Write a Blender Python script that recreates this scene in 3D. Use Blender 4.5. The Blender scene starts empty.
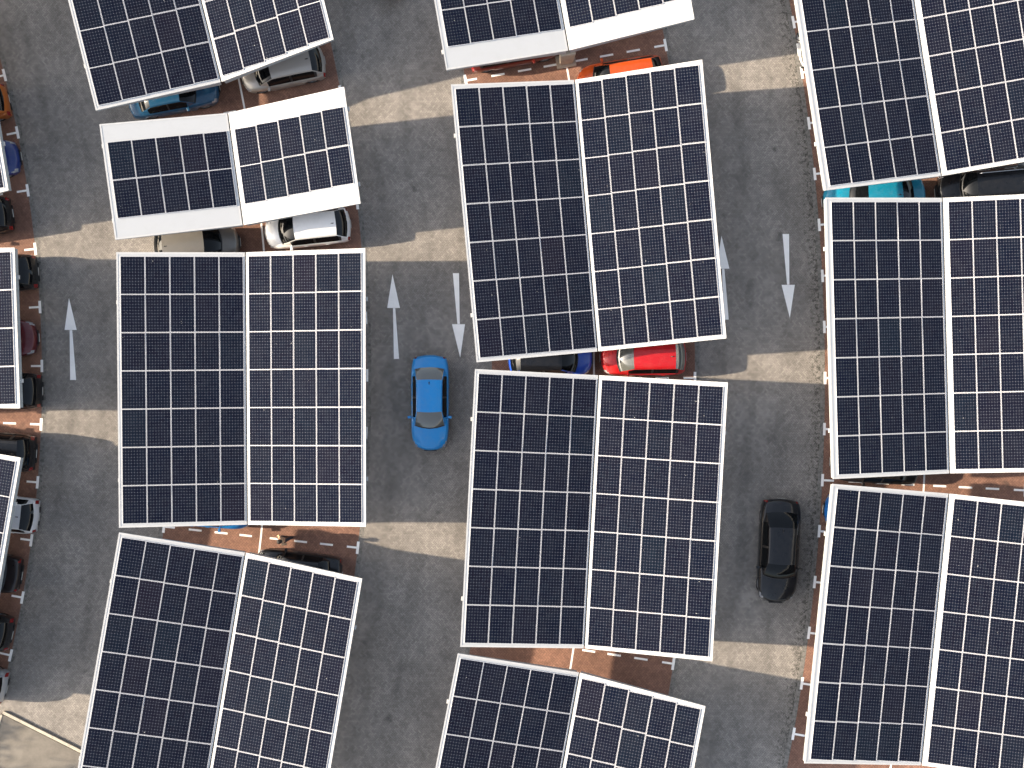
import bpy, math, random
from mathutils import Vector, Matrix
random.seed(7)
S = bpy.context.scene
COL = S.collection
rad = math.radians

# ---------------------------------------------------------------- camera model
H, F = 62.0, 1271.0            # drone height in metres, focal length in pixels of a 1024 px wide picture
def P(px, py, z=0.0):
    k = (H - z) / F
    return Vector(((px - 512) * k, (384 - py) * k, z))
PX = H / F                      # metres per ground pixel
PC = P(-1200, 378)              # the centre all the parking rows are curved around
def polar(r_px, a, z=0.0):      # r in ground pixels, a measured downwards (south) from the x axis
    r = r_px * PX
    return Vector((PC.x + r * math.cos(a), PC.y - r * math.sin(a), z))

# ---------------------------------------------------------------- helpers
def link(name, verts, faces, mats, parent=None, mat_idx=None, smooth=False, local=False, uv=None):
    me = bpy.data.meshes.new(name)
    me.from_pydata([tuple(v) for v in verts], [], faces)
    if not isinstance(mats, (list, tuple)): mats = [mats]
    for m in mats: me.materials.append(m)
    if mat_idx:
        for p, i in zip(me.polygons, mat_idx): p.material_index = i
    if smooth:
        for p in me.polygons: p.use_smooth = True
    if uv:
        l = me.uv_layers.new(name='UVMap')
        for i, c in enumerate(uv): l.data[i].uv = c
    me.update()
    o = bpy.data.objects.new(name, me)
    COL.objects.link(o)
    if parent:
        o.parent = parent
        if not local: o.matrix_parent_inverse = Matrix.Translation(-parent.location)
    return o

class MB:
    def __init__(s): s.v = []; s.f = []; s.m = []
    def add(s, vs, fs, m=0):
        n = len(s.v); s.v += [Vector(v) for v in vs]
        s.f += [tuple(i + n for i in f) for f in fs]; s.m += [m] * len(fs)
        return s
    def hexa(s, b, t, m=0):      # four bottom points, four top points, both counter-clockwise seen from above
        return s.add(list(b) + list(t), [(3,2,1,0),(4,5,6,7),(0,1,5,4),(1,2,6,5),(2,3,7,6),(3,0,4,7)], m)
    def box(s, c, d, m=0, M=None, taper=1.0):
        x, y, z = d[0]/2, d[1]/2, d[2]/2
        pts = [Vector(p) for p in ((-x,-y,-z),(x,-y,-z),(x,y,-z),(-x,y,-z),(-x*taper,-y*taper,z),(x*taper,-y*taper,z),(x*taper,y*taper,z),(-x*taper,y*taper,z))]
        if M: pts = [M @ p for p in pts]
        pts = [p + Vector(c) for p in pts]
        return s.hexa(pts[:4], pts[4:], m)
    def tube(s, pts, r, n=8, m=0, cap=True):
        base = len(s.v); P_ = [Vector(p) for p in pts]
        rs = r if isinstance(r, (list, tuple)) else [r]*len(P_)
        vs = []; fs = []
        for i, p in enumerate(P_):
            d = (P_[min(i+1, len(P_)-1)] - P_[max(i-1, 0)]).normalized()
            a = d.orthogonal().normalized() if i == 0 else (a - d * a.dot(d)).normalized()
            b = d.cross(a)
            for k in range(n):
                t = 2*math.pi*k/n
                vs.append(p + (a*math.cos(t) + b*math.sin(t))*rs[i])
        for i in range(len(P_)-1):
            for k in range(n):
                fs.append((i*n+k, i*n+(k+1)%n, (i+1)*n+(k+1)%n, (i+1)*n+k))
        if cap:
            fs.append(tuple(range(n-1, -1, -1))); fs.append(tuple((len(P_)-1)*n+k for k in range(n)))
        return s.add(vs, fs, m)
    def build(s, name, mats, parent=None, smooth=False, local=False, bevel=0):
        o = link(name, s.v, s.f, mats, parent, s.m, smooth, local)
        if bevel:
            b = o.modifiers.new('bevel', 'BEVEL'); b.width = bevel; b.segments = 2; b.limit_method = 'ANGLE'; b.angle_limit = rad(40)
        return o

def tag(o, label=None, cat=None, group=None, kind=None):
    if label: o['label'] = label
    if cat: o['category'] = cat
    if group: o['group'] = group
    if kind: o['kind'] = kind
    return o
def empty(name, loc=(0,0,0), rz=0):
    o = bpy.data.objects.new(name, None); COL.objects.link(o)
    o.location = loc; o.rotation_euler = (0, 0, rz); o.empty_display_size = 0.3
    return o

# ---------------------------------------------------------------- materials
class NT:
    def __init__(s, name):
        s.m = bpy.data.materials.new(name); s.m.use_nodes = True
        s.t = s.m.node_tree; s.b = s.t.nodes['Principled BSDF']
    def node(s, t, **kw):
        n = s.t.nodes.new(t)
        for k, v in kw.items(): setattr(n, k, v)
        return n
    def put(s, sock, v):
        if v is None: return
        if isinstance(v, bpy.types.NodeSocket): s.t.links.new(v, sock)
        elif isinstance(v, (tuple, list)) and len(v) == 3 and sock.type == 'RGBA': sock.default_value = (*v, 1)
        else: sock.default_value = v
    def math(s, op, a, b=None, c=None):
        n = s.node('ShaderNodeMath', operation=op)
        s.put(n.inputs[0], a)
        if b is not None: s.put(n.inputs[1], b)
        if c is not None: s.put(n.inputs[2], c)
        return n.outputs[0]
    def noise(s, vec, scale, detail=2, rough=.5):
        n = s.node('ShaderNodeTexNoise'); s.put(n.inputs['Vector'], vec)
        n.inputs['Scale'].default_value = scale; n.inputs['Detail'].default_value = detail; n.inputs['Roughness'].default_value = rough
        return n.outputs['Fac']
    def ramp(s, fac, lo, hi, a=0., b=1.):
        n = s.node('ShaderNodeMapRange'); n.clamp = True
        s.put(n.inputs[0], fac); n.inputs[1].default_value = lo; n.inputs[2].default_value = hi
        s.put(n.inputs[3], a); s.put(n.inputs[4], b)
        return n.outputs[0]
    def mix(s, fac, a, b, mode='MIX'):
        n = s.node('ShaderNodeMix', data_type='RGBA', blend_type=mode)
        s.put(n.inputs[0], fac); s.put(n.inputs[6], a); s.put(n.inputs[7], b)
        return n.outputs[2]
    def obj(s):
        return s.node('ShaderNodeTexCoord').outputs['Object']
    def bump(s, h, strength=.3, dist=.01):
        n = s.node('ShaderNodeBump'); n.inputs['Strength'].default_value = strength; n.inputs['Distance'].default_value = dist
        s.put(n.inputs['Height'], h); s.put(s.b.inputs['Normal'], n.outputs[0])
    def base(s, c, rough=.6, metal=0., spec=None):
        s.put(s.b.inputs['Base Color'], c); s.put(s.b.inputs['Roughness'], rough); s.b.inputs['Metallic'].default_value = metal
        if spec is not None: s.b.inputs['Specular IOR Level'].default_value = spec
        return s

def herring(N, width=.11, angle=45):
    """herringbone block paving: returns (random per block, joint mask 0..1)"""
    mp = N.node('ShaderNodeMapping'); N.put(mp.inputs['Vector'], N.obj())
    mp.inputs['Rotation'].default_value = (0, 0, rad(angle)); mp.inputs['Scale'].default_value = (1/width, 1/width, 1)
    sp = N.node('ShaderNodeSeparateXYZ'); N.put(sp.inputs[0], mp.outputs[0])
    x, y = sp.outputs[0], sp.outputs[1]
    M = N.math
    i, j = M('FLOOR', x), M('FLOOR', y); fx, fy = M('SUBTRACT', x, i), M('SUBTRACT', y, j)
    m = M('FLOORED_MODULO', M('SUBTRACT', i, j), 4.0)
    eq = lambda k: M('COMPARE', m, float(k), .1)
    e0, e1, e2, e3 = eq(0), eq(1), eq(2), eq(3)
    idx = M('SUBTRACT', i, e1); idy = M('SUBTRACT', j, e2)
    cv = N.node('ShaderNodeCombineXYZ'); N.put(cv.inputs[0], idx); N.put(cv.inputs[1], idy)
    wn = N.node('ShaderNodeTexWhiteNoise', noise_dimensions='2D'); N.put(wn.inputs['Vector'], cv.outputs[0])
    big = 9.0
    # distance to the open sides of each half block (closed sides are pushed away)
    dl = M('ADD', fx, M('MULTIPLY', e1, big)); dr = M('ADD', M('SUBTRACT', 1.0, fx), M('MULTIPLY', e0, big))
    db = M('ADD', fy, M('MULTIPLY', e2, big)); dt = M('ADD', M('SUBTRACT', 1.0, fy), M('MULTIPLY', e3, big))
    d = M('MINIMUM', M('MINIMUM', dl, dr), M('MINIMUM', db, dt))
    return wn.outputs['Value'], N.ramp(d, 0.03, 0.10, 1., 0.)

def paving(name, c1, c2, joint, moss, width=.088, patch=.25):
    N = NT(name); o = N.obj()
    rnd, jt = herring(N, width)
    c = N.mix(rnd, c1, c2)
    fine = N.noise(o, 30, 3, .8)
    c = N.mix(N.ramp(fine, .40, .72, 0, .75), c, tuple(min(1, a*1.9) for a in c2))
    c = N.mix(N.math('MULTIPLY', jt, .6), c, joint)
    big = N.noise(o, .28, 5, .6)
    c = N.mix(N.ramp(big, .40, .62, patch*1.2, 0), c, tuple(a*.45 for a in c1))
    med = N.noise(o, 1.7, 4, .65)
    c = N.mix(N.ramp(med, .5, .75, 0, .35), c, tuple(a*.5 for a in c1))
    # dark tyre lines that follow the curve of the rows
    vt = N.node('ShaderNodeVectorMath', operation='DISTANCE'); N.put(vt.inputs[0], o); vt.inputs[1].default_value = PC
    wob = N.math('ADD', N.math('MULTIPLY', vt.outputs['Value'], 3.6), N.math('MULTIPLY', N.noise(o, .22, 3, .5), 9.0))
    trk = N.math('MULTIPLY', N.ramp(N.math('SINE', wob), .2, 1, 0, .30), N.ramp(N.noise(o, .5, 4, .6), .42, .62, 0, 1))
    if moss: c = N.mix(trk, c, tuple(a*.42 for a in c1))
    grit = N.noise(o, 9, 5, .85)
    c = N.mix(N.ramp(grit, .64, .72, 0, .45), c, tuple(a*.30 for a in c1))
    oil = N.noise(o, .9, 2, .5)
    c = N.mix(N.ramp(oil, .70, .78, 0, .55), c, (.03,.03,.028))
    if moss:
        # dirt swept into the drains beside the bay edges
        vm = N.node('ShaderNodeVectorMath', operation='DISTANCE'); N.put(vm.inputs[0], o); vm.inputs[1].default_value = PC
        r = vm.outputs['Value']
        mask = None
        for rp, side, wt in moss:
            rr = rp * PX
            a = N.ramp(r, rr - 1.5, rr - .15, 0, 1) if side < 0 else N.ramp(r, rr + .15, rr + 1.2, 1, 0)
            b = N.math('LESS_THAN', r, rr) if side < 0 else N.math('GREATER_THAN', r, rr)
            a = N.math('MULTIPLY', N.math('MULTIPLY', a, b), wt)
            mask = a if mask is None else N.math('MAXIMUM', mask, a)
        sp = N.noise(o, 5.5, 6, .75)
        spots = N.ramp(N.math('ADD', sp, N.math('MULTIPLY', mask, .16)), .62, .70, 0, 1)
        c = N.mix(N.math('MULTIPLY', spots, N.math('MULTIPLY', mask, .8)), c, (.022,.024,.018))
    vo = N.node('ShaderNodeTexVoronoi'); N.put(vo.inputs['Vector'], o); vo.inputs['Scale'].default_value = .19
    c = N.mix(N.math('LESS_THAN', vo.outputs['Distance'], .0095), c, (.75,.74,.7))     # scraps of litter
    N.base(c, N.ramp(fine, .3, .7, .75, .95), 0, .3)
    N.bump(N.math('SUBTRACT', fine, jt), .35, .006)
    return N.m

M = {}
M['road'] = paving('road_paving', (.142,.131,.120), (.268,.246,.222), (.070,.066,.062), [(1242,1,.45),(1567,1,.3),(1895,1,.35),(2025,-1,1.),(1372,-1,.2),(1692,-1,.3)])
M['bay'] = paving('bay_paving', (.145,.080,.060), (.255,.137,.098), (.080,.048,.036), None, .10, .35)
def simple(name, c, rough=.6, metal=0, spec=None, var=.12, scale=6, bump=0, dirt=None):
    N = NT(name); o = N.obj(); n = N.noise(o, scale, 5, .65)
    col = N.mix(N.ramp(n, .35, .7, 0, 1), tuple(a*(1-var) for a in c), tuple(min(1, a*(1+var)) for a in c))
    if dirt: col = N.mix(N.ramp(N.noise(o, dirt[0], 6, .75), dirt[1], dirt[1]+.12, 0, dirt[2]), col, dirt[3])
    N.base(col, rough, metal, spec)
    if bump: N.bump(n, bump, .01)
    return N.m
M['apron'] = simple('apron_concrete', (.148,.133,.113), .85, var=.22, scale=1.1, bump=.2, dirt=(2.2,.62,.4,(.11,.105,.10)))
M['kerb'] = simple('kerb_stone', (.42,.38,.31), .8, var=.15, scale=9)
M['drain'] = simple('drain_concrete', (.19,.18,.165), .85, var=.3, scale=7, dirt=(5,.5,.7,(.04,.042,.035)))
# worn road paint
N = NT('road_paint'); o = N.obj(); n = N.noise(o, 16, 5, .75)
c = N.mix(N.ramp(n, .30, .38, .6, 0), (.93,.92,.90), (.35,.32,.29)); c = N.mix(N.ramp(N.noise(o, 2.2, 3, .6), .3, .7, .15, 0), c, (.5,.48,.45))
N.base(c, .75); M['paint'] = N.m
# white coated roof sheet with faint ribs and dirt
N = NT('white_roof_sheet'); o = N.obj()
d1 = N.ramp(N.noise(o, 1.4, 6, .7), .5, .8, 0, .28); d2 = N.ramp(N.noise(o, 9, 5, .75), .62, .75, 0, .35)
c = N.mix(d1, (.395,.405,.415), (.33,.33,.325)); c = N.mix(d2, c, (.33,.32,.30))
N.base(c, .45); M['sheet'] = N.m
M['trim'] = simple('white_trim', (.45,.448,.44), .4, var=.06, scale=4, dirt=(7,.64,.35,(.4,.38,.35)))
M['steel'] = simple('galvanised_steel', (.30,.32,.325), .5, .1, var=.15, scale=5)
M['gutter'] = simple('gutter_dark', (.02,.02,.02), .6, var=.3)
M['concrete'] = simple('column_concrete', (.40,.33,.26), .8, var=.15, scale=4, bump=.2)
M['frame'] = simple('module_frame', (.56,.56,.58), .45, .0, var=.06)
# solar glass : 8 x 12 dark cells with pale corner diamonds
N = NT('solar_glass')
uv = N.node('ShaderNodeTexCoord').outputs['UV']
mp = N.node('ShaderNodeMapping'); N.put(mp.inputs['Vector'], uv); mp.inputs['Scale'].default_value = (8, 12, 1)
sp = N.node('ShaderNodeSeparateXYZ'); N.put(sp.inputs[0], mp.outputs[0])
cx, cy = [N.math('ABSOLUTE', N.math('SUBTRACT', N.math('FRACT', sp.outputs[k]), .5)) for k in (0, 1)]
line = N.math('MAXIMUM', N.math('GREATER_THAN', cx, .455), N.math('GREATER_THAN', cy, .455))
dia = N.math('GREATER_THAN', N.math('ADD', cx, cy), .85)
oi = N.node('ShaderNodeObjectInfo')
fl = N.node('ShaderNodeVectorMath', operation='FLOOR'); N.put(fl.inputs[0], mp.outputs[0])
wn = N.node('ShaderNodeTexWhiteNoise', noise_dimensions='4D'); N.put(wn.inputs['Vector'], fl.outputs[0]); N.put(wn.inputs['W'], oi.outputs['Random'])
c = N.mix(oi.outputs['Random'], (.0016,.0030,.0105), (.0026,.0028,.0090))
c = N.mix(N.math('MULTIPLY', wn.outputs['Value'], .55), c, (.0045,.008,.016))
r2 = N.node('ShaderNodeTexWhiteNoise', noise_dimensions='1D'); N.put(r2.inputs['W'], oi.outputs['Random'])
c = N.mix(N.ramp(r2.outputs['Value'], .5, 1, 0, .35), c, N.mix(oi.outputs['Random'], (.0120,.0060,.0110), (.0018,.0110,.020)))
lc = N.mix(wn.outputs['Value'], (.014,.016,.026), (.028,.031,.046))
c = N.mix(line, c, lc); c = N.mix(dia, c, (.090,.096,.118))
tc = N.obj(); ofs = N.node('ShaderNodeVectorMath', operation='ADD'); N.put(ofs.inputs[0], tc)
sc = N.node('ShaderNodeVectorMath', operation='SCALE'); N.put(sc.inputs[0], oi.outputs['Location']); sc.inputs['Scale'].default_value = 3.1; N.put(ofs.inputs[1], sc.outputs[0])
drop = N.noise(ofs.outputs[0], 5.5, 4, .6)
c = N.mix(N.ramp(drop, .735, .755, 0, .6), c, (.5,.5,.48))
dust = N.ramp(N.noise(ofs.outputs[0], 1.3, 5, .7), .35, .8, .0, .012)
c = N.mix(dust, c, (.42,.38,.34))
N.base(c, .14, 0, .16); M['glass_pv'] = N.m

def paint(name, c, rough=.28, metal=.25, coat=.8, dirt=.10):
    metal = 0 if c[2] > c[0]*3 else metal; coat = min(coat, .5)
    if max(c) < .03: coat, metal, dirt, rough = .40, 0, .03, .25
    N = NT(name); o = N.obj()
    n = N.noise(o, 3.5, 5, .7)
    col = N.mix(N.ramp(n, .45, .8, 0, dirt), c, (.28,.25,.21))
    N.base(col, N.ramp(n, .3, .8, rough, rough+.15), metal)
    N.b.inputs['Specular IOR Level'].default_value = .25 if max(c) < .03 else .4; N.b.inputs['Coat Weight'].default_value = coat; N.b.inputs['Coat Roughness'].default_value = .06
    return N.m
M['tyre'] = simple('tyre_rubber', (.018,.018,.018), .85)
M['rim'] = simple('wheel_alloy', (.45,.46,.48), .3, .8)
M['black_trim'] = simple('black_plastic', (.012,.012,.013), .5)
N = NT('car_glass'); N.base((.004,.005,.006), .05, 0, .22); M['glass'] = N.m
N = NT('car_glass_light'); N.base((.085,.09,.085), .07, 0, .6); N.b.inputs['Coat Weight'].default_value = .6; M['glass_light'] = N.m
N = NT('headlight_glass'); N.base((.30,.31,.33), .15, .1); M['headlight'] = N.m
N = NT('taillight_glass'); N.base((.20,.010,.010), .15, 0); M['taillight'] = N.m
N = NT('plate_white'); N.base((.40,.40,.38), .5); M['plate'] = N.m

# ---------------------------------------------------------------- ground, bays, markings
def sheet(name, pts, mat, z, kind='structure'):
    o = link(name, [Vector((p[0], p[1], z)) for p in pts], [tuple(range(len(pts)))], mat)
    return tag(o, kind=kind)
G = 170
sheet('road', [(-G,-G),(G,-G),(G,G),(-G,G)], M['road'], 0)

def annulus(mb, r0, r1, a0, a1, z, n=60, m=0):
    vs = []; fs = []
    for i in range(n+1):
        a = a0 + (a1-a0)*i/n
        vs += [polar(r0, a, z), polar(r1, a, z)]
    for i in range(n): fs.append((2*i, 2*i+2, 2*i+3, 2*i+1)[::-1])
    vv = Vector((0,0,0))
    mb.add(vs, [f[::-1] for f in fs], m)
ROWS = {'far': (1047, 1242, 1144.5), 'left': (1372, 1567, 1469.5), 'mid': (1692, 1895, 1794), 'right': (2025, 2228, 2126.5)}
for key, (r0, r1, rc) in ROWS.items():
    a0, a1 = -.42, (.2625 if key == 'far' else .42)
    mb = MB(); annulus(mb, r0, r1, a0, a1, .004); mb.build('parking_bay_paving', M['bay'])
    tag(bpy.context.scene.objects[-1] if False else COL.objects[-1], kind='structure')
    mb = MB(); annulus(mb, r0-4.5, r0-.3, a0, a1, .004); annulus(mb, r1+.3, r1+4.5, a0, a1, .004)
    tag(mb.build('drain_strip', M['drain']), kind='structure')

A_far = [-.2464-.0472*k for k in range(1, 4)] + [-.2464,-.199,-.1517,-.1041,-.0572,-.0097,.0374,.0841,.131,.1777,.2252]
A_left = [-.1837-.0365*k for k in range(1, 6)] + [-.1837,-.148] + [-.1118+.03672*k for k in range(13)]
A_mid = [.02523*k for k in range(-13, 14)]
mk = MB(); Z = .008
def quad(mb, a, b, w, z=Z):
    a, b = Vector(a), Vector(b); d = (b-a).normalized(); n = Vector((-d.y, d.x, 0))*w/2
    q = [a-n, b-n, b+n, a+n]
    for p in q: p.z = z
    mb.add(q, [(0,1,2,3)])
LW = .10
for key, (r0, r1, rc) in ROWS.items():
    Ang = {'far': A_far, 'left': A_left, 'mid': A_mid, 'right': A_mid}[key]
    for a in Ang:
        for sgn, re in ((1, r1), (-1, r0)):
            # the bar of the T, the stem, then three dashes towards the centre line
            quad(mk, polar(re, a - 6.2/re), polar(re, a + 6.2/re), .13)
            half = (r1-r0)/2
            s = half/97.5
            for k, (u, v) in enumerate(((1.35, 11), (25, 38), (51, 64), (76, 88.5))):
                quad(mk, polar(re - sgn*u*s, a), polar(re - sgn*v*s, a), LW)
    n = 70; a0, a1 = min(Ang)-.03, max(Ang)+.01
    for i in range(n):
        quad(mk, polar(rc, a0+(a1-a0)*i/n), polar(rc, a0+(a1-a0)*(i+1)/n), LW*.9, Z)
tag(mk.build('parking_bay_lines', M['paint']), kind='structure')

def arrow(head, shaft, label):
    mb = MB()
    hp = [P(*p) for p in head]; sp_ = [P(*p) for p in shaft]
    for p in hp + sp_: p.z = .0085
    def ccw(q):
        a = sum(q[i].x*q[(i+1) % len(q)].y - q[(i+1) % len(q)].x*q[i].y for i in range(len(q)))
        return q if a > 0 else q[::-1]
    mb.add(ccw(hp), [(0,1,2)]); mb.add(ccw(sp_), [(0,1,2,3)])
    o = mb.build('painted_arrow', M['paint'])
    tag(o, label, 'road arrow', 'arrows painted on the driving lanes')
arrow([(69,298),(64.6,330),(76.8,330)], [(69.7,330.2),(72.3,330.2),(76.2,380),(70.2,380)], 'leftmost white arrow, on the lane left of the square-set roof')
arrow([(392.5,274.3),(387.2,308),(400,308)], [(393,308.2),(395.3,308.2),(399.1,358.9),(393.9,358.9)], 'white arrow pointing up, above and left of the bright blue moving car')
arrow([(460.2,357.7),(452,324.2),(465,324.2)], [(452.8,273.2),(459,273.2),(459.8,324),(457.4,324)], 'white arrow pointing down, above and right of the bright blue moving car')
arrow([(721.5,235.8),(716,268.7),(729.4,268.7)], [(722,268.9),(724.4,268.9),(728.7,319.6),(723.4,319.6)], 'white arrow pointing up, half tucked beside the tilted middle roof edge')
arrow([(789.8,318),(781.5,284.8),(794.8,284.8)], [(782.5,234),(789,234),(789.4,284.6),(787,284.6)], 'white arrow pointing down on the right-hand driving lane, rightmost arrow')

# paved corner apron with its kerb at the bottom left
ap = [P(3,714), P(300,863), P(300,1100), P(-160,1100), P(-50,900)]
mb = MB(); b = [Vector((p.x,p.y,.0)) for p in ap]; t = [Vector((p.x,p.y,.10)) for p in ap]
n_ = len(ap); mb.add([*b, *t], [tuple(range(n_, 2*n_))[::-1]] + [(i, (i+1) % n_, (i+1) % n_+n_, i+n_) for i in range(n_)])
tag(mb.build('pavement', M['apron']), kind='structure')
mb = MB()
def beam(mb, a, b, w, z0, z1, m=0):
    a, b = Vector(a), Vector(b); d = (b-a); d.z = 0; d.normalize(); n = Vector((-d.y, d.x, 0))*w/2
    q = [a-n, b-n, b+n, a+n]
    mb.hexa([Vector((p.x,p.y,z0)) for p in q], [Vector((p.x,p.y,z1)) for p in q], m)
def kerbrun(a, b):
    a, b = Vector(a), Vector(b); L = (b-a).length; n = int(L/.9); d = (b-a)/n
    for i in range(n): beam(mb, a+d*i, a+d*(i+1)-d.normalized()*.012, .14, 0, .125+random.uniform(-.004,.004))
kerbrun(P(4,712), P(301,861)); kerbrun(P(2,714), P(-51,898))
tag(mb.build('kerb', M['kerb']), kind='structure')

# ---------------------------------------------------------------- solar carports
H1, H0 = 3.45, 2.65
CT, RP = 1.105, 1.768            # module pitch
def unit_module():
    w, l, t, fr = CT-.020, RP-.020, .04, .013
    x, y = w/2, l/2; xi, yi = x-fr, y-fr
    v = [(-x,-y,-t),(x,-y,-t),(x,y,-t),(-x,y,-t),(-x,-y,0),(x,-y,0),(x,y,0),(-x,y,0),(-xi,-yi,0),(xi,-yi,0),(xi,yi,0),(-xi,yi,0),(-xi,-yi,-.004),(xi,-yi,-.004),(xi,yi,-.004),(-xi,yi,-.004)]
    f = [(3,2,1,0),(0,1,5,4),(1,2,6,5),(2,3,7,6),(3,0,4,7),(4,5,9,8),(5,6,10,9),(6,7,11,10),(7,4,8,11),(8,9,13,12),(9,10,14,13),(10,11,15,14),(11,8,12,15),(12,13,14,15)]
    me = bpy.data.meshes.new('solar_module'); me.from_pydata(v, [], f)
    me.materials.append(M['frame']); me.materials.append(M['glass_pv'])
    me.polygons[13].material_index = 1
    l_ = me.uv_layers.new(name='UVMap'); e = .012
    for i, c in zip(me.polygons[13].loop_indices, ((-e,-e/1.5),(1+e,-e/1.5),(1+e,1+e/1.5),(-e,1+e/1.5))): l_.data[i].uv = c
    me.update(); return me
MODULE = unit_module()

def wing(root, O0, O1, V0, V1, side, rows, strip, mo, mi, first=[None]):
    """O = outer edge, V = valley edge; 0 = top of the picture, 1 = bottom. side -1 = left wing"""
    def pt(a, b, dz=0):
        q = (V0*(1-b)+V1*b)*(1-a) + (O0*(1-b)+O1*b)*a
        return Vector((q.x, q.y, q.z+dz))
    wid = ((O0-V0).length + (O1-V1).length)/2; leng = ((O1-O0).length + (V1-V0).length)/2
    a0 = .05/wid
    def slab(mb, al, ah, bl, bh, z0, z1, m=0):
        if side < 0: al, ah = ah, al
        q = [(al,bh),(ah,bh),(ah,bl),(al,bl)]
        mb.hexa([pt(a, b, z0) for a, b in q], [pt(a, b, z1) for a, b in q], m)
    deck = MB(); slab(deck, a0, 1, 0, 1, -.07, -.012)
    dk = deck.build('roof_deck', M['sheet'], root)
    # edge trims: a folded steel cap round the wing, proud of the sheet
    tr = MB(); ea, eb = .06/wid, .06/leng
    slab(tr, 1-ea, 1+ea*.3, -eb*.3, 1+eb*.3, -.09, -.002)
    slab(tr, a0-.004, a0+ea*.7, -eb*.3, 1+eb*.3, -.09, -.004)
    slab(tr, a0+ea*.7+.0005, 1-ea-.0005, -eb*.3, eb, -.09, -.003); slab(tr, a0+ea*.7+.0005, 1-ea-.0005, 1-eb, 1+eb*.3, -.09, -.003)
    tr.build('edge_trim', M['trim'], root)
    # hanging fascias: side one and tapering end ones
    fa = MB()
    slab(fa, 1-ea*.5, 1+ea*.1, .002, .998, -.42, -.095)
    for b0, b1 in ((.001, .001+eb*.7), (.999-eb*.7, .999)):
        al, ah = a0+.01, 1-ea*.6
        q = [(al,b1),(ah,b1),(ah,b0),(al,b0)]
        if side < 0: q = [(ah,b1),(al,b1),(al,b0),(ah,b0)]
        fa.hexa([pt(a, b, -.62 if a == al else -.30) for a, b in q], [pt(a, b, -.095) for a, b in q])
    fa.build('fascia', M['steel'], root)
    # purlins seen from below
    pu = MB()
    for k in range(5):
        a = a0 + .04 + (1-a0-.1)*(k+.5)/5
        slab(pu, a-.05/wid, a+.05/wid, .01, .99, -.20, -.075)
    pu.build('purlin', M['steel'], root)
    # arms that carry the wing, ends poking past the outer edge
    for b in (.18, .83):
        ar = MB(); w2 = .09/leng
        al, ah = a0, 1 + .10/wid
        q = [(al,b+w2),(ah,b+w2),(ah,b-w2),(al,b-w2)]
        if side < 0: q = [(ah,b+w2),(al,b+w2),(al,b-w2),(ah,b-w2)]
        ar.hexa([pt(a, bb, -.62 if a == al else -.36) for a, bb in q], [pt(a, bb, -.205) for a, bb in q])
        ar.build('support_arm', M['trim'], root)
    # modules
    bm0 = strip[0]/leng; bm1 = 1 - strip[1]/leng
    am0 = mi/wid; am1 = 1 - mo/wid
    up = (pt(.5, 0) - pt(.5, 1)).normalized(); rt = (pt(1, .5) - pt(0, .5)).normalized()*(1 if side > 0 else -1)
    nz = rt.cross(up).normalized(); rt2 = up.cross(nz).normalized()
    for r in range(rows):
        for c in range(5):
            a = am0 + (am1-am0)*(c+.5)/5; b = bm0 + (bm1-bm0)*(r+.5)/rows
            p = pt(a, b) + nz*.030
            o = bpy.data.objects.new('solar_module', MODULE); COL.objects.link(o)
            R = Matrix((rt2, up, nz)).transposed().to_4x4()
            R = R @ Matrix.Rotation(random.gauss(0, .0008), 4, 'Z') @ Matrix.Rotation(random.gauss(0, .004), 4, 'X') @ Matrix.Rotation(random.gauss(0, .004), 4, 'Y')
            sx = (am1-am0)*wid/5/CT; sy = (bm1-bm0)*leng/rows/RP
            o.parent = root
            o.matrix_local = Matrix.Translation(p - root.location) @ R @ Matrix.Diagonal((sx, sy, 1, 1))

def carport(label, LO, V, RO, rows=7, strip=(.17,.15), margins=((.15,.09),(.15,.14)), col_b=(.18,.83)):
    """LO, V, RO = (top pixel, bottom pixel) of left edge, valley and right edge; None = mirror of the other wing"""
    V0, V1 = P(*V[0], H0), P(*V[1], H0)
    d = (V1-V0).normalized(); n = Vector((-d.y, d.x, 0))     # to the right of the picture
    if n.x < 0: n = -n
    W = 5.74
    L0, L1 = (P(*LO[0], H1), P(*LO[1], H1)) if LO else (V0-n*W+Vector((0,0,H1-H0)), V1-n*W+Vector((0,0,H1-H0)))
    R0, R1 = (P(*RO[0], H1), P(*RO[1], H1)) if RO else (V0+n*W+Vector((0,0,H1-H0)), V1+n*W+Vector((0,0,H1-H0)))
    c = (V0+V1)/2; c.z = 0
    root = empty('solar_carport', c)
    tag(root, label, 'solar carport', 'solar roofs over the parking rows')
    wing(root, L0, L1, V0, V1, -1, rows, strip, *margins[0])
    wing(root, R0, R1, V0, V1, 1, rows, strip, *margins[1])
    g = MB()
    u = (V1-V0).normalized()
    beam(g, V0+u*.05, V1-u*.05, .22, H0-.30, H0-.13)
    g.build('gutter', M['gutter'], root)
    for b in col_b:
        q = V0*(1-b)+V1*b
        ang = math.atan2(n.y, n.x)
        R = Matrix.Rotation(ang, 3, 'Z')
        cb = MB(); cb.box((q.x, q.y, (H0-.66)/2+.01), (.62,.34,H0-.70), M=R, taper=1.18)
        cb.box((q.x, q.y, .06), (.95,.62,.12), M=R)
        cb.build('column', M['concrete'], root, bevel=.02)
    return root

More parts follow.
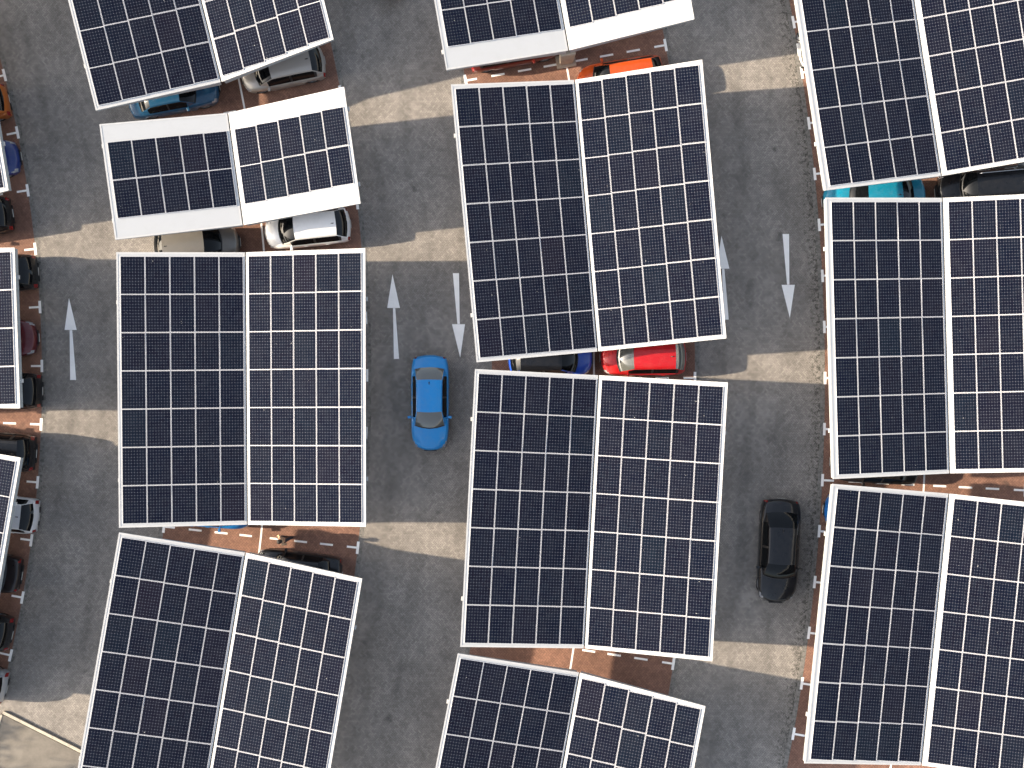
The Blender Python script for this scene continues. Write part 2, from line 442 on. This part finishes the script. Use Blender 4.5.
std = ((.15,.09),(.15,.14))
midm = ((.15,.08),(.16,.14))
rgt = ((.22,.10),(.2,.24))
carport('top left solar roof, steeply turned and cut by the top edge of the photo', [(29,-157),(96,110)], [(155,-186),(221,81.5)], [(268,-225),(333,39)])
carport('small two-row solar roof on the left, broad white strips above and below its panels', [(99.7,124.5),(115.5,239.3)], [(227.7,113.3),(243,224.7)], [(343.7,87.2),(360,203)], rows=2, strip=(.83,.92), margins=((.22,.14),(.14,.22)))
carport('square-set solar roof directly below the small two-row roof', [(116.6,252.5),(119.3,527.4)], [(245.3,252.7),(247.3,524.3)], [(364.8,248.5),(365.4,526.4)])
carport('solar roof at the bottom of the left row, leaning right, cut by the photo edge', [(119.3,532.8),(71.5,806)], [(245.3,553),(200.5,823)], [(361.6,579),(316,852)])
carport('solar roof at the top edge, middle row, white strip at its end', [(427,-43),(446.6,69.6)], [(549,-61),(568.7,50)], [(673,-97),(694,18.8)], rows=2, strip=(.83,1.0), margins=((.22,.14),(.14,.22)), col_b=(.10,.975))
carport('upper full solar roof in the middle row, red car under its lower right corner', [(451.2,84.8),(476.9,361.9)], [(574.6,80.2),(597.8,351)], [(701.9,60),(726,338)], margins=midm)
carport('lower full solar roof in the middle row, right of the bright blue moving car', [(475.3,369.4),(460.6,646.5)], [(598.6,375.6),(584.3,648)], [(727.5,382.8),(712,661)], margins=midm)
carport('solar roof at the bottom of the middle row, cut by the bottom edge', [(458,653.8),(405,926)], [(579.4,673),(530,943)], [(705,706.6),(655,979)], margins=midm)
carport('top right solar roof, cut by the top and right edges, above a teal car', [(783,-87),(825.5,190)], [(898.5,-99),(941.5,175.5)], None, margins=rgt)
carport('solar roof at the right edge of the photo halfway down, below the turquoise car', [(826,197.9),(833.5,478.7)], [(942.5,198.2),(949.6,473)], None, margins=rgt)
carport('bottom right solar roof beside the black moving car, sheet edge leaning left', [(833,484.3),(805,763)], [(949,494),(921.5,765)], None, margins=rgt)
carport('solar roof at the upper left edge of the photo, just its lower right corner showing', None, [(-160,-50),(-114,219)], [(-38,-87),(8,190)])
carport('short four-row solar roof at the left edge, beside the leftmost painted arrow', None, [(-102,250),(-98,407)], [(14,248),(19.5,408)], rows=4)
carport('narrow wedge of solar roof at the lower left edge, over the white car', None, [(-100,438),(-143,697)], [(20,458),(-24,716)], rows=7)

# ---------------------------------------------------------------- cars
def lerp(a, b, t): return a + (b-a)*t
def smooth(t): t = max(0, min(1, t)); return t*t*(3-2*t)
TYPES = {
 # L, W, Ht, hood base x (fraction from the front), windscreen top, rear window top, rear window base, deck height, nose height
 'sedan':     dict(L=4.62, W=1.83, H=1.44, wb=.285, wt=.42, rt=.735, rb=.845, deck=1.03, hood=.98, nose=.66),
 'limousine': dict(L=5.05, W=1.93, H=1.47, wb=.285, wt=.40, rt=.73, rb=.855, deck=1.05, hood=1.0, nose=.66),
 'hatchback': dict(L=4.12, W=1.78, H=1.49, wb=.235, wt=.385, rt=.845, rb=.955, deck=.98, hood=1.0, nose=.68),
 'suv':       dict(L=4.60, W=1.88, H=1.68, wb=.255, wt=.37, rt=.87, rb=.965, deck=1.08, hood=1.10, nose=.82),
}
WHEEL = {}
def wheel_meshes():
    t = MB(); n = 28; prof = [(.21,-.09),(.30,-.105),(.335,-.08),(.335,.08),(.30,.105),(.21,.09)]
    vs = []; fs = []
    for k in range(n):
        a = 2*math.pi*k/n
        for r, y in prof: vs.append((r*math.cos(a), y, r*math.sin(a)))
    m = len(prof)
    for k in range(n):
        for j in range(m): fs.append((k*m+j, k*m+(j+1) % m, ((k+1) % n)*m+(j+1) % m, ((k+1) % n)*m+j))
    t.add(vs, fs)
    r = MB()
    for s_ in (1,):
        for k in range(5):
            a = 2*math.pi*k/5; c, s = math.cos(a), math.sin(a)
            Rm = Matrix.Rotation(-a, 3, 'Y')
            r.box(Rm @ Vector((.115, .05, 0)), (.19,.03,.05), M=Rm)
        r.tube([(0,-.06,0),(0,.075,0)], .05, 12)
        ring = []; f2 = []
        for k in range(n):
            a = 2*math.pi*k/n
            for rr, y in ((.212,-.07),(.212,.085),(.19,.085),(.19,-.07)): ring.append((rr*math.cos(a), y, rr*math.sin(a)))
        for k in range(n):
            for j in range(4): f2.append((k*4+j, k*4+(j+1) % 4, ((k+1) % n)*4+(j+1) % 4, ((k+1) % n)*4+j))
        r.add(ring, f2)
        r.tube([(0,-.05,0),(0,-.02,0)], .195, 20)
    o1 = t.build('tyre', M['tyre'], smooth=True); o2 = r.build('rim', M['rim'])
    WHEEL['tyre'], WHEEL['rim'] = o1.data, o2.data
    bpy.data.objects.remove(o1); bpy.data.objects.remove(o2)
wheel_meshes()

def surf(name, grid, sel, mat, root, thick=0):
    """mesh from the selected faces (i, j) of a point grid"""
    used = {}; vs = []; fs = []
    def g(i, j):
        if (i, j) not in used: used[(i, j)] = len(vs); vs.append(grid[i][j])
        return used[(i, j)]
    for i, j in sel: fs.append((g(i,j), g(i,j+1), g(i+1,j+1), g(i+1,j)))
    if not fs: return None
    o = link(name, vs, fs, mat, root, smooth=True, local=True)
    return o

CARS = {}
def car(label, kind, px, py, ang, col, length=None, cat='parked car', group='cars parked nose to nose in the bays', glass='glass', roofcol=None, rails=False, light='headlight', racks=False, seed=0, name='parked_car', widen=1.0):
    T = dict(TYPES[kind])
    if length: T['L'] = length
    L, W, Ht = T['L'], T['W']*widen, T['H']
    root = empty(name, P(px, py), ang); tag(root, label, cat, group)
    X = lambda f: L/2 - f*L
    xwb, xwt, xrt, xrb = X(T['wb']), X(T['wt']), X(T['rt']), X(T['rb'])
    axf, axr = L/2 - .86, -L/2 + .80 + (.12 if kind in ('sedan','limousine') else 0)
    sill, R = .20, .375
    # stations, front to back
    st = []
    u = 0
    NS = 64
    for i in range(NS+1):
        t = i/NS; t = .5 - .5*math.cos(math.pi*t) if False else t
        # denser near both ends
        t = t + .035*math.sin(-4*math.pi*t)*.9
        st.append(L/2 - max(0, min(1, t))*L)
    hasdeck = kind in ('sedan','limousine')
    def hw(x):
        s = x/(L/2); a = abs(s)
        c, p = (.22, 4.6) if s > 0 else (.15, 5.5)
        return W/2*(1 - c*a**p - .012*math.cos(3.1*s))
    def zt(x):
        f = (L/2 - x)/L
        if f < T['wb']:
            t = f/T['wb']; z = lerp(T['nose'], T['hood'], 1-(1-t)**2.2)
        elif f < T['rb']:
            z = lerp(T['hood'], T['deck'], (f-T['wb'])/(T['rb']-T['wb']))
        else:
            t = (f-T['rb'])/(1-T['rb']); z = T['deck'] - (.10 if hasdeck else .22)*t**2.2
        e = min(f, 1-f)
        if e < .03: z -= (.22 if f < .5 else .16)*(1-e/.03)**2
        return z
    def zl(x):
        z = sill
        for ax in (axf, axr):
            d = abs(x-ax)
            if d < R: z = max(z, .32 + math.sqrt(R*R-d*d))
        e = min(L/2-x, L/2+x)
        if e < .2: z = max(z, sill + .12*(1-e/.2))
        return z
    grid = []
    for x in st:
        w = hw(x); z1 = zt(x); z0 = zl(x); e = 1 - min(1, min(L/2-x, L/2+x)/.12)
        sh = .14
        half = [(w*.955, z0), (w*.985, max(z0+.01, .42)), (w*1.0, max(z0+.02, min(.66, z1-.22))), (w*.985, z1-.16), (w*.955, z1-.07), (w*.90, z1-.025), (w*.80, z1+.0), (w*.62, z1+.018), (w*.56, z1+.036), (w*.28, z1+.045), (0, z1+.048)]
        # keep heights monotonic where the arch cuts in
        hh = []; last = -1
        for yy, zz in half:
            zz = max(zz, last+.004); hh.append((yy, zz)); last = zz
        row = []
        bow = (.34 if x > 0 else .18)*(abs(x)/(L/2))**4
        for yy, zz in hh:
            dx = -math.copysign(1, x)*bow*(yy/(W/2))**2
            # pull the lower bumper out a little beyond the bonnet edge
            row.append(Vector((x+dx, yy, zz)))
        grid.append(row + [Vector((p.x, -p.y, p.z)) for p in row[-2::-1]])
    nj = len(grid[0])-1
    allf = [(i, j) for i in range(NS) for j in range(nj)]
    cen = lambda i, j: (grid[i][j]+grid[i+1][j+1])/2
    # classification
    hl = {1: [], -1: []}; tl = {1: [], -1: []}; grille = []; body = []
    for i, j in allf:
        c = cen(i, j); f = (L/2-c.x)/L; js = min(j, nj-1-j)
        sg = 1 if c.y > 0 else -1
        if .008 < f < .10 and 3 <= js <= 5 and c.z > .5 and (js < 5 or f < .07): hl[sg].append((i, j))
        elif f > (.965 if hasdeck else .955) and 2 <= js <= (5 if hasdeck else 5): tl[sg].append((i, j))
        else: body.append((i, j))
    pm = CARS.get(col)
    if pm is None: pm = CARS[col] = paint('car_paint', col)
    vs = [v for r in grid for v in r]; nr = nj+1
    fs = [(i*nr+j, i*nr+j+1, (i+1)*nr+j+1, (i+1)*nr+j) for i, j in body]
    idx = [0]*len(fs)
    # end caps and the floor
    fs.append(tuple(range(nr-1, -1, -1))); idx.append(0)
    fs.append(tuple(NS*nr+k for k in range(nr))); idx.append(0)
    # greenhouse
    NG = 34
    wb_, wr_ = W/2*.90, W/2*.655
    gs = []
    bot = lambda x: zt(x) - .012
    roofz = lambda x: Ht - .05*((x-(xwt+xrt)/2)/((xwt-xrt)/2+.3))**2
    fr, rr_ = bot(xwb), bot(xrb)
    pts_f = []
    for i in range(NG+1):
        t = i/NG
        # uneven: 9 steps windscreen, 17 roof, 8 rear window
        if i <= 9: x = lerp(xwb, xwt, i/9)
        elif i <= 26: x = lerp(xwt, xrt, (i-9)/17)
        else: x = lerp(xrt, xrb, (i-26)/8)
        if i <= 9:
            q = i/9; z = lerp(fr+.05, roofz(xwt), q - .10*math.sin(math.pi*q)*-1)
        elif i <= 26: z = roofz(x)
        else:
            q = (i-26)/8; z = lerp(roofz(xrt), rr_+.05, q - .08*math.sin(math.pi*q))
        zb = bot(x)
        k = max(0, min(1, (z-zb)/(Ht-1.0)))
        endt = min(1, min(i, NG-i)/6)
        wbt = lerp(wb_*.90, wb_, smooth(endt)); wt = lerp(wbt*.985, wr_, k)
        hgt = max(z-zb, .012)
        half = [(wbt, zb), (lerp(wbt, wt, .42), zb+hgt*.45), (lerp(wbt, wt, .9), zb+hgt*.86), (wt*.975, zb+hgt*.945), (wt*.90, zb+hgt*.985), (wt*.5, zb+hgt+.012*k), (0, zb+hgt+.016*k)]
        bowk = .16*(1-smooth(i/11)) - .10*(1-smooth((NG-i)/9)) + (.05*(1-smooth((i-9)/8)) if i >= 9 else .05) - (.04*(1-smooth((26-i)/6)) if i <= 26 else .04)
        row = []
        for yy, zz in half:
            xs = x + bowk*(1-(yy/wb_)**2)
            row.append(Vector((xs, yy, zz + (zt(xs)-zt(x))*(1-smooth(k*1.6)))))
        gs.append(row + [Vector((p.x, -p.y, p.z)) for p in row[-2::-1]])
    ng = len(gs[0])-1
    ws, rw, sw, gb = [], [], {1: [], -1: []}, []
    for i in range(NG):
        for j in range(ng):
            js = min(j, ng-1-j); sg = 1 if j < ng/2 else -1
            if js >= 3 and i < 9 and not (js == 3 and i > 7 and False): ws.append((i, j))
            elif js >= 3 and i >= 26 and (i < NG-(0 if hasdeck else 1)): rw.append((i, j))
            elif 0 <= js <= 1 and 5 <= i < (29 if kind != 'hatchback' else 27) and i not in (16,) and not (i >= 23 and kind == 'suv' and i < 24): sw[sg].append((i, j))
            else: gb.append((i, j))
    off = len(vs); vs += [v for r in gs for v in r]; nrg = ng+1
    fs += [(off+i*nrg+j, off+i*nrg+j+1, off+(i+1)*nrg+j+1, off+(i+1)*nrg+j) for i, j in gb]
    ri = 1 if roofcol else 0
    idx += [ri if min(j, ng-1-j) >= 2 and 8 < i < 27 else 0 for i, j in gb]
    mats = [pm]; pill = []
    if roofcol:
        rm = CARS.get(roofcol) or CARS.setdefault(roofcol, paint('roof_shade_paint', roofcol)); mats.append(rm)  # separate roof colour that stands in for shade on the roof
    mats.append(M['black_trim']); bi = len(mats)-1
    for q, (i, j) in enumerate(gb):
        if min(j, ng-1-j) <= 1 and 5 <= i < 29: idx[len(fs)-len(gb)+q] = bi
    b = link('body', vs, fs, mats, root, idx, True, local=True)
    surf('windscreen', gs, ws, M[glass], root)
    surf('rear_window', gs, rw, M[glass], root)
    for sg in (1, -1):
        surf('side_window', gs, sw[sg], M['glass'], root)
        surf('headlight', grid, hl[sg], M[light], root)
        surf('taillight', grid, tl[sg], M['taillight'], root)
    # dark frame strips just above the glass base: wipers / cowl
    cw = MB()
    pr = [gs[0][j] for j in range(2, ng-1)]
    cw.tube([p+Vector((.015,0,.004)) for p in pr], .022, 6)
    for y0, y1 in ((-.62,-.05),(.02,.60)):
        cw.tube([(xwb+.10-.1*(y0/wb_)**2, y0, zt(xwb)+.055), (xwb-.02, y1, zt(xwb)+.10)], .010, 5)
    cw.build('wiper_cowl', M['black_trim'], root, local=True)
    # under tray and bumpers
    ub = MB(); ub.box((0,0,.36), (L-1.0, W-.55, .30)); ub.box((L/2-.34,0,.30),(.5,W*.42,.16)); ub.box((-L/2+.34,0,.30),(.5,W*.5,.16))
    ub.build('underbody', M['black_trim'], root, local=True)
    gr = MB(); gr.box((L/2-.012,0,.50),(.05,W*.34,.15)); gr.build('grille', M['black_trim'], root, local=True, bevel=.012)
    for x, s in ((L/2+.02, 1), (-L/2-.012, -1)):
        pl = MB(); pl.box((x,0,.44 if s > 0 else .62),(.012,.40,.09)); pl.build('number_plate', M['plate'], root, local=True)
    for sg in (1, -1):
        mi = MB(); xm = xwt + (xwb-xwt)*.52
        mi.tube([(xm, sg*(W/2-.08), .97), (xm-.02, sg*(W/2-.01), 1.0)], .028, 6)
        Rz = Matrix.Rotation(sg*-.15, 3, 'Z')
        mi.box((xm-.02, sg*(W/2+.06), 1.02), (.13,.18,.14), M=Rz, taper=.86)
        mi.build('wing_mirror', pm, root, local=True, bevel=.03)
        for hx in (xwt-.35, (xwt+xrt)/2-.45):
            dh = MB(); dh.box((hx, sg*(hw(hx)*.995), .80), (.19,.03,.03)); dh.build('door_handle', pm, root, local=True, bevel=.008)
        if rails or racks:
            rl = MB(); rl.tube([(xwt-.1, sg*wr_*.96, Ht-.06),(xwt-.2, sg*wr_*.96, Ht+.03),(xrt+.2, sg*wr_*.96, Ht+.03),(xrt+.1, sg*wr_*.96, Ht-.06)], .018, 6)
            rl.build('roof_rail', M['rim'], root, local=True)
        for ax in (axf, axr):
            w = empty('wheel', (ax, sg*(W/2-.185), .335), 0 if sg > 0 else math.pi); w.parent = root
            for nm in ('tyre', 'rim'):
                q = bpy.data.objects.new(nm, WHEEL[nm]); COL.objects.link(q); q.parent = w
    # aerial fin near the back of the roof
    fn = MB(); fx = xrt + .22
    fn.add([(fx,-.02,roofz(fx)+.005),(fx,.02,roofz(fx)+.005),(fx-.16,.03,roofz(fx-.16)+.005),(fx-.16,-.03,roofz(fx-.16)+.005),(fx-.12,0,roofz(fx)+.07),(fx-.15,0,roofz(fx)+.07)],
           [(0,1,4),(1,2,5,4),(2,3,5),(3,0,4,5),(3,2,1,0)])
    fn.build('roof_aerial', M['black_trim'], root, local=True)
    return root

UP, DN = rad(90), rad(-90)
def stall_ang(px, py): # direction of the outward radius at a pixel
    return math.atan2((378-py), (px+1200))
def pcar(label, kind, px, py, out, col, **kw):
    px += px < 60 and 5; a = stall_ang(px, py) + (0 if out else math.pi) + random.gauss(0, .008)
    return car(label, kind, px, py, a, col, **kw)

blue = (.004,.19,.55); black = (.0065,.0075,.010)
# moving cars
car('bright blue saloon driving down the lane between the left and middle rows', 'sedan', 431, 402.8, DN, (.0,.20,.52), cat='car', group=None, glass='glass_light', name='driving_car')
car('black saloon driving down the right-hand lane, beside the bottom right roof', 'limousine', 775.8, 549, DN - rad(2.8), black, cat='car', group=None, name='driving_car')
car('dark car on the lane at the very top, just its tail end', 'sedan', 393, -48, UP, (.01,.01,.012), cat='car', group=None, name='driving_car')
# left row
pcar('light blue saloon, only its sunlit tail showing under the top left roof', 'sedan', 177, 97, True, (.005,.060,.13), length=4.4)
pcar('silver hatchback parked beside the light blue car, right half under the top left roof', 'hatchback', 285, 72, False, (.33,.31,.285), length=4.15)
pcar('beige silver car under the small two-row roof, nose towards the white hatchback', 'hatchback', 200, 247, True, (.15,.142,.128))
pcar('white hatchback under the small two-row roof, right below its sheet strip', 'hatchback', 309.5, 230, False, (.80,.80,.79), length=4.2)
pcar('blue car almost hidden under the lower end of the square-set left roof', 'sedan', 213, 507, True, (.006,.15,.42), length=4.3)
pcar('black car in the left row whose roof shows above the bottom left roof edge', 'sedan', 300, 568.5, False, black, length=4.3)
# middle row
pcar('dark red car at the top middle, two wheels showing below the cut-off roof', 'hatchback', 513, 51, True, (.13,.010,.008), length=4.5)
pcar('bright orange hatchback at the top of the middle row', 'hatchback', 619.5, 82, False, (.55,.075,.007), length=4.25)
pcar('royal blue car with shade-coloured cabin in the gap between the full middle roofs', 'hatchback', 550, 358.5, True, (.006,.06,.40), roofcol=(.006,.007,.01), length=4.1)  # blue car all over; its shaded roof is coloured near black
pcar('bright red hatchback with pale windscreen between the two full middle roofs', 'hatchback', 642, 357.5, False, (.50,.010,.014), glass='glass_light', length=4.15)
# right row
pcar('turquoise saloon under the gap between the two upper right roofs', 'sedan', 870, 200.5, False, (.004,.18,.29), length=4.9, light='headlight')
pcar('big black sport utility car nose to nose with the turquoise car', 'suv', 979, 190, False, black, length=4.6, rails=True)
pcar('black car almost hidden under the lower end of the right edge roof', 'sedan', 871, 463.5, False, (.008,.007,.007), length=4.2)
pcar('blue car poking out beneath the left edge of the bottom right roof', 'hatchback', 866, 511, False, (.006,.10,.33), length=4.4)
# far left row : tails towards the lane
far = [
 ('orange car at the left edge of the photo, topmost of the far left row', 'hatchback', -32, 111, False, (.42,.11,.012)),
 ('dark blue car at the left edge of the photo, second from the top', 'sedan', -27, 166, True, (.004,.022,.14)),
 ('black car below the dark blue one at the left edge, in the open gap', 'hatchback', -29, 221, False, (.009,.009,.010)),
 ('black hatchback beside the top right corner of the short four-row roof', 'hatchback', -4, 276, False, (.010,.011,.012)),
 ('dark red car beside the short four-row roof, between two black cars', 'sedan', -10, 340, True, (.085,.006,.010)),
 ('black car at the lower right corner of the short four-row roof', 'hatchback', 0, 391, False, (.007,.007,.008)),
 ('large black car just above the lower left roof, whole tail and roof in view', 'suv', -11, 450, False, (.008,.008,.009)),
 ('white car at the left edge, its tail poking out of the lower left roof', 'hatchback', -3, 511, False, (.66,.67,.69)),
 ('black car with reddish tail lights below the white car at the left edge', 'sedan', -25, 567, False, (.012,.009,.010)),
 ('dark car with a pale curved edge, second from bottom at the left edge', 'hatchback', -29, 624, False, (.014,.014,.016)),
 ('silver grey car at the bottom of the far left row, beside the corner kerb', 'hatchback', -34, 676, False, (.33,.35,.37)),
]
for lab, k, x, y, out, c in far: pcar(lab, k, x, y, out, c)

# ---------------------------------------------------------------- the scooter under the top right roof
sc_ = empty('motor_scooter', P(799, 52), rad(98)); tag(sc_, 'white motor scooter standing at the left edge of the top right roof', 'scooter')
for x in (.62, -.62):
    w = empty('wheel', (x, 0, .26)); w.parent = sc_
    for nm in ('tyre', 'rim'):
        q = bpy.data.objects.new(nm, WHEEL[nm]); COL.objects.link(q); q.parent = w; q.scale = (.76, .5, .76)
wp = paint('scooter_white', (.72,.72,.70))
b = MB(); b.tube([(.48,0,.45),(.40,0,.75),(.33,0,1.0)], [.15,.17,.11], 12); b.build('front_shield', wp, sc_, True, True)
b = MB(); b.box((.05,0,.30),(.62,.30,.08)); b.build('footboard', wp, sc_, local=True, bevel=.02)
b = MB(); b.tube([(-.15,0,.45),(-.45,0,.58),(-.85,0,.66)], [.14,.19,.09], 12); b.build('tail_body', wp, sc_, True, True)
b = MB(); b.tube([(-.12,0,.72),(-.45,0,.78),(-.75,0,.80)], [.09,.14,.10], 10); b.build('seat', M['black_trim'], sc_, True, True)
b = MB(); b.tube([(.28,-.34,1.0),(.36,0,1.05),(.28,.34,1.0)], .02, 8); b.build('handlebar', M['black_trim'], sc_, True, True)
b = MB(); b.tube([(.62,0,.28),(.36,0,1.0)], .03, 8); b.build('fork', M['rim'], sc_, True, True)
for sg in (1, -1):
    b = MB(); b.tube([(.30,sg*.24,1.02),(.34,sg*.30,1.18)], .01, 6); b.box((.34,sg*.32,1.22),(.03,.14,.09)); b.build('mirror', M['black_trim'], sc_, local=True)

# ---------------------------------------------------------------- the person walking across the bay
skin = simple('skin', (.42,.24,.16), .6, var=.05); shirt = simple('tan_shirt', (.58,.37,.22), .85, var=.12)
trous = simple('dark_trousers', (.03,.034,.05), .9, var=.2); hairm = simple('dark_hair', (.014,.010,.008), .7); shoem = simple('shoe', (.03,.025,.022), .7)
pr = empty('person', P(286.2, 537.2), rad(200))
tag(pr, 'person in a tan shirt and dark trousers walking across the sunlit brick bay', 'person')
# one continuous body grown with the Skin modifier: x forward, y left, z up
V = []; E_ = []; Rr = []
def vtx(p, r, par=None):
    V.append(p); Rr.append(r)
    if par is not None: E_.append((par, len(V)-1))
    return len(V)-1
pel = vtx((0,0,.93), (.15,.11)); wai = vtx((.0,0,1.08), (.135,.095), pel); che = vtx((.01,0,1.28), (.165,.11), wai); nk0 = vtx((.01,0,1.43), (.085,.075), che)
nk = vtx((.02,0,1.50), (.052,.055), nk0); hd = vtx((.035,0,1.58), (.075,.088), nk); hd2 = vtx((.035,0,1.66), (.078,.095), hd); hd3 = vtx((.025,0,1.73), (.05,.06), hd2)
hands = []
for sg, sw_ in ((1, .20), (-1, -.16)):
    s = vtx((.01, sg*.17, 1.40), (.062,.062), nk0); e = vtx((-.02-sw_*.5, sg*.24, 1.13), (.042,.042), s); w = vtx((sw_*-.9+.10, sg*.255, .90), (.027,.024), e)
    pm_ = vtx((sw_*-1.0+.13, sg*.255, .83), (.040,.020), w); hands.append((sg, Vector(V[pm_]), Vector(V[w])))
for sg, st_ in ((1, -.24), (-1, .26)):
    h_ = vtx((0, sg*.09, .88), (.095,.095), pel); k = vtx((st_*.55+.05, sg*.10, .49), (.058,.06), h_); a = vtx((st_-.03, sg*.10, .09), (.037,.04), k)
    f_ = vtx((st_+.13, sg*.115, .035), (.038,.028), a)
me = bpy.data.meshes.new('body'); me.from_pydata(V, E_, []); me.materials.append(skin)
bo = bpy.data.objects.new('body', me); COL.objects.link(bo); bo.parent = pr
sk = bo.modifiers.new('Skin', 'SKIN'); sk.use_smooth_shade = True
for i, r in enumerate(Rr): me.skin_vertices[0].data[i].radius = r
me.skin_vertices[0].data[0].use_root = True
bo.modifiers.new('Sub', 'SUBSURF').levels = 2; bo.modifiers['Sub'].render_levels = 2
# hands: five curled fingers each
for sg, pc, wc in hands:
    fm = MB(); d = (pc-wc).normalized()
    for k, ln in enumerate((.070,.078,.072,.058)):
        o0 = pc + Vector((.030-.020*k, 0, -.012)); p1 = o0 + d*ln*.5; p2 = p1 + (d*.8 + Vector((0,-sg*.6,0))).normalized()*ln*.32; p3 = p2 + (d*.3 + Vector((0,-sg*1,0))).normalized()*ln*.25
        fm.tube([o0, p1, p2, p3], [.009,.0085,.008,.006], 7)
    t0 = pc + Vector((.035, -sg*.004, .03)); t1 = t0 + Vector((.022,-sg*.012,-.03)); t2 = t1 + Vector((.004,-sg*.012,-.028))
    fm.tube([t0, t1, t2], [.011,.010,.007], 7)
    fm.build('fingers', skin, pr, True, True)
# clothes as sleeves round the body
def sleeve(mb, pts, rs, n=14, flat=1.0):
    mb.tube(pts, rs, n)
sh = MB(); n = 18
prof = [(.90,.175,.125),(1.05,.165,.115),(1.20,.185,.125),(1.34,.205,.125),(1.42,.18,.105),(1.465,.085,.075)]
vs = [(.01+rx*math.cos(2*math.pi*k/n), ry*math.sin(2*math.pi*k/n), z) for z, ry, rx in prof for k in range(n)]
sh.add(vs, [(i*n+k, i*n+(k+1) % n, (i+1)*n+(k+1) % n, (i+1)*n+k) for i in range(len(prof)-1) for k in range(n)])
for sg, sw_ in ((1, .20), (-1, -.16)):
    sh.tube([(.01,sg*.13,1.40),(.01,sg*.185,1.37),(-.02-sw_*.5,sg*.24,1.14),(-sw_*.7+.04,sg*.25,1.02)], [.07,.072,.056,.048], 12)
sh.build('shirt', shirt, pr, True, True)
tr_ = MB()
for sg, st_ in ((1, -.24), (-1, .26)):
    tr_.tube([(0,sg*.06,1.0),(0,sg*.085,.86),(st_*.55+.05,sg*.10,.49),(st_-.03,sg*.10,.10)], [.10,.118,.080,.062], 14)
tr_.build('trousers', trous, pr, True, True)
hr = MB(); n = 16; vs = []; fs = []
for i in range(7):
    ph = math.pi/2*i/6*1.25
    for k in range(n):
        th = 2*math.pi*k/n; r = math.sin(ph)
        back = 1.0 if math.cos(th) < .3 else .55
        vs.append((.020+.128*r*math.cos(th), .112*r*math.sin(th), 1.665+.155*math.cos(ph*back)))
for i in range(6):
    for k in range(n): fs.append((i*n+k, (i+1)*n+k, (i+1)*n+(k+1) % n, i*n+(k+1) % n))
hr.add(vs, fs); hr.build('hair', hairm, pr, True, True)
fc = MB(); fc.tube([(.115,0,1.65),(.135,0,1.62)], [.008,.014], 6); fc.build('nose', skin, pr, True, True)
for sg in (1, -1):
    st_ = -.24 if sg > 0 else .26
    b = MB(); b.tube([(st_-.09,sg*.105,.05),(st_+.02,sg*.11,.055),(st_+.17,sg*.118,.035)], [.045,.05,.035], 10); b.build('shoe', shoem, pr, True, True)
    b = MB(); b.tube([(.112,sg*.03,1.665),(.122,sg*.03,1.665)], .010, 8); b.build('eye', hairm, pr, True, True)
    b = MB(); b.tube([(.03,sg*.088,1.63),(.02,sg*.104,1.655),(.03,sg*.09,1.68)], [.012,.016,.010], 7); b.build('ear', skin, pr, True, True)

# ---------------------------------------------------------------- roadside tree west of the corner apron (its shade falls on the paving)
tp = P(-226, 768)
tr_root = empty('street_tree', tp); tag(tr_root, 'leafy tree beyond the left edge, shading the corner paving', 'tree')
bark = simple('bark', (.14,.10,.07), .9, var=.3); leafm = simple('leaves', (.05,.10,.03), .6, var=.4, scale=2)
b = MB(); b.tube([(0,0,0),(.05,0,1.5),(.0,.1,3.0),(.1,.0,4.3)], [.17,.13,.11,.05], 9)
for k in range(9):
    a = k*2.4; z = 1.9+.25*k; b.tube([(0,0,z),(math.cos(a)*.8,math.sin(a)*.8,z+.5),(math.cos(a)*1.4,math.sin(a)*1.4,z+.8)], [.06,.04,.015], 6)
b.build('trunk', bark, tr_root, True, True)
lv = MB()
for k in range(7000):
    cl = random.Random(k % 26); cc = Vector((cl.gauss(0,.85), cl.gauss(0,.85), 3.6+cl.gauss(0,.6)))
    p = cc + Vector((random.gauss(0,.33), random.gauss(0,.33), random.gauss(0,.25)))
    a = Vector((random.gauss(0,1), random.gauss(0,1), random.gauss(0,.6))).normalized(); c_ = a.orthogonal().normalized()
    lv.add([p-a*.09, p+c_*.05, p+a*.09, p-c_*.05], [(0,1,2,3)])
lv.build('crown', leafm, tr_root, local=True)

# ---------------------------------------------------------------- light
EL = 21.8
ld = Vector((150, -4, 0)).normalized()*math.cos(rad(EL)); ld.z = -math.sin(rad(EL))
sl = bpy.data.lights.new('Sun', 'SUN'); so = bpy.data.objects.new('Sun', sl); COL.objects.link(so)
so.rotation_euler = ld.to_track_quat('-Z', 'Y').to_euler()
sl.energy = 4.6; sl.angle = rad(.8); sl.color = (1.0, .83, .62)
w = bpy.data.worlds.new('World'); S.world = w; w.use_nodes = True
k = w.node_tree.nodes.new('ShaderNodeTexSky'); k.sky_type = 'NISHITA'; k.sun_disc = False
k.sun_elevation = rad(EL); k.sun_rotation = rad(-88.5)
k.dust_density = 3.0; k.ozone_density = .6
hs = w.node_tree.nodes.new('ShaderNodeHueSaturation'); hs.inputs['Saturation'].default_value = .64   # a hazy, milky sky
w.node_tree.links.new(k.outputs[0], hs.inputs['Color']); w.node_tree.links.new(hs.outputs[0], w.node_tree.nodes['Background'].inputs[0])
w.node_tree.nodes['Background'].inputs[1].default_value = .15

cam = bpy.data.cameras.new('Camera'); co = bpy.data.objects.new('Camera', cam); COL.objects.link(co)
co.location = (0, 0, H); cam.sensor_width = 36; cam.lens = 36*F/1024; cam.clip_end = 600; cam.clip_start = .5
S.camera = co
S.view_settings.view_transform = 'Standard'; S.view_settings.look = 'None'; S.view_settings.gamma = 1; S.view_settings.exposure = 1.5
S.render.film_transparent = False
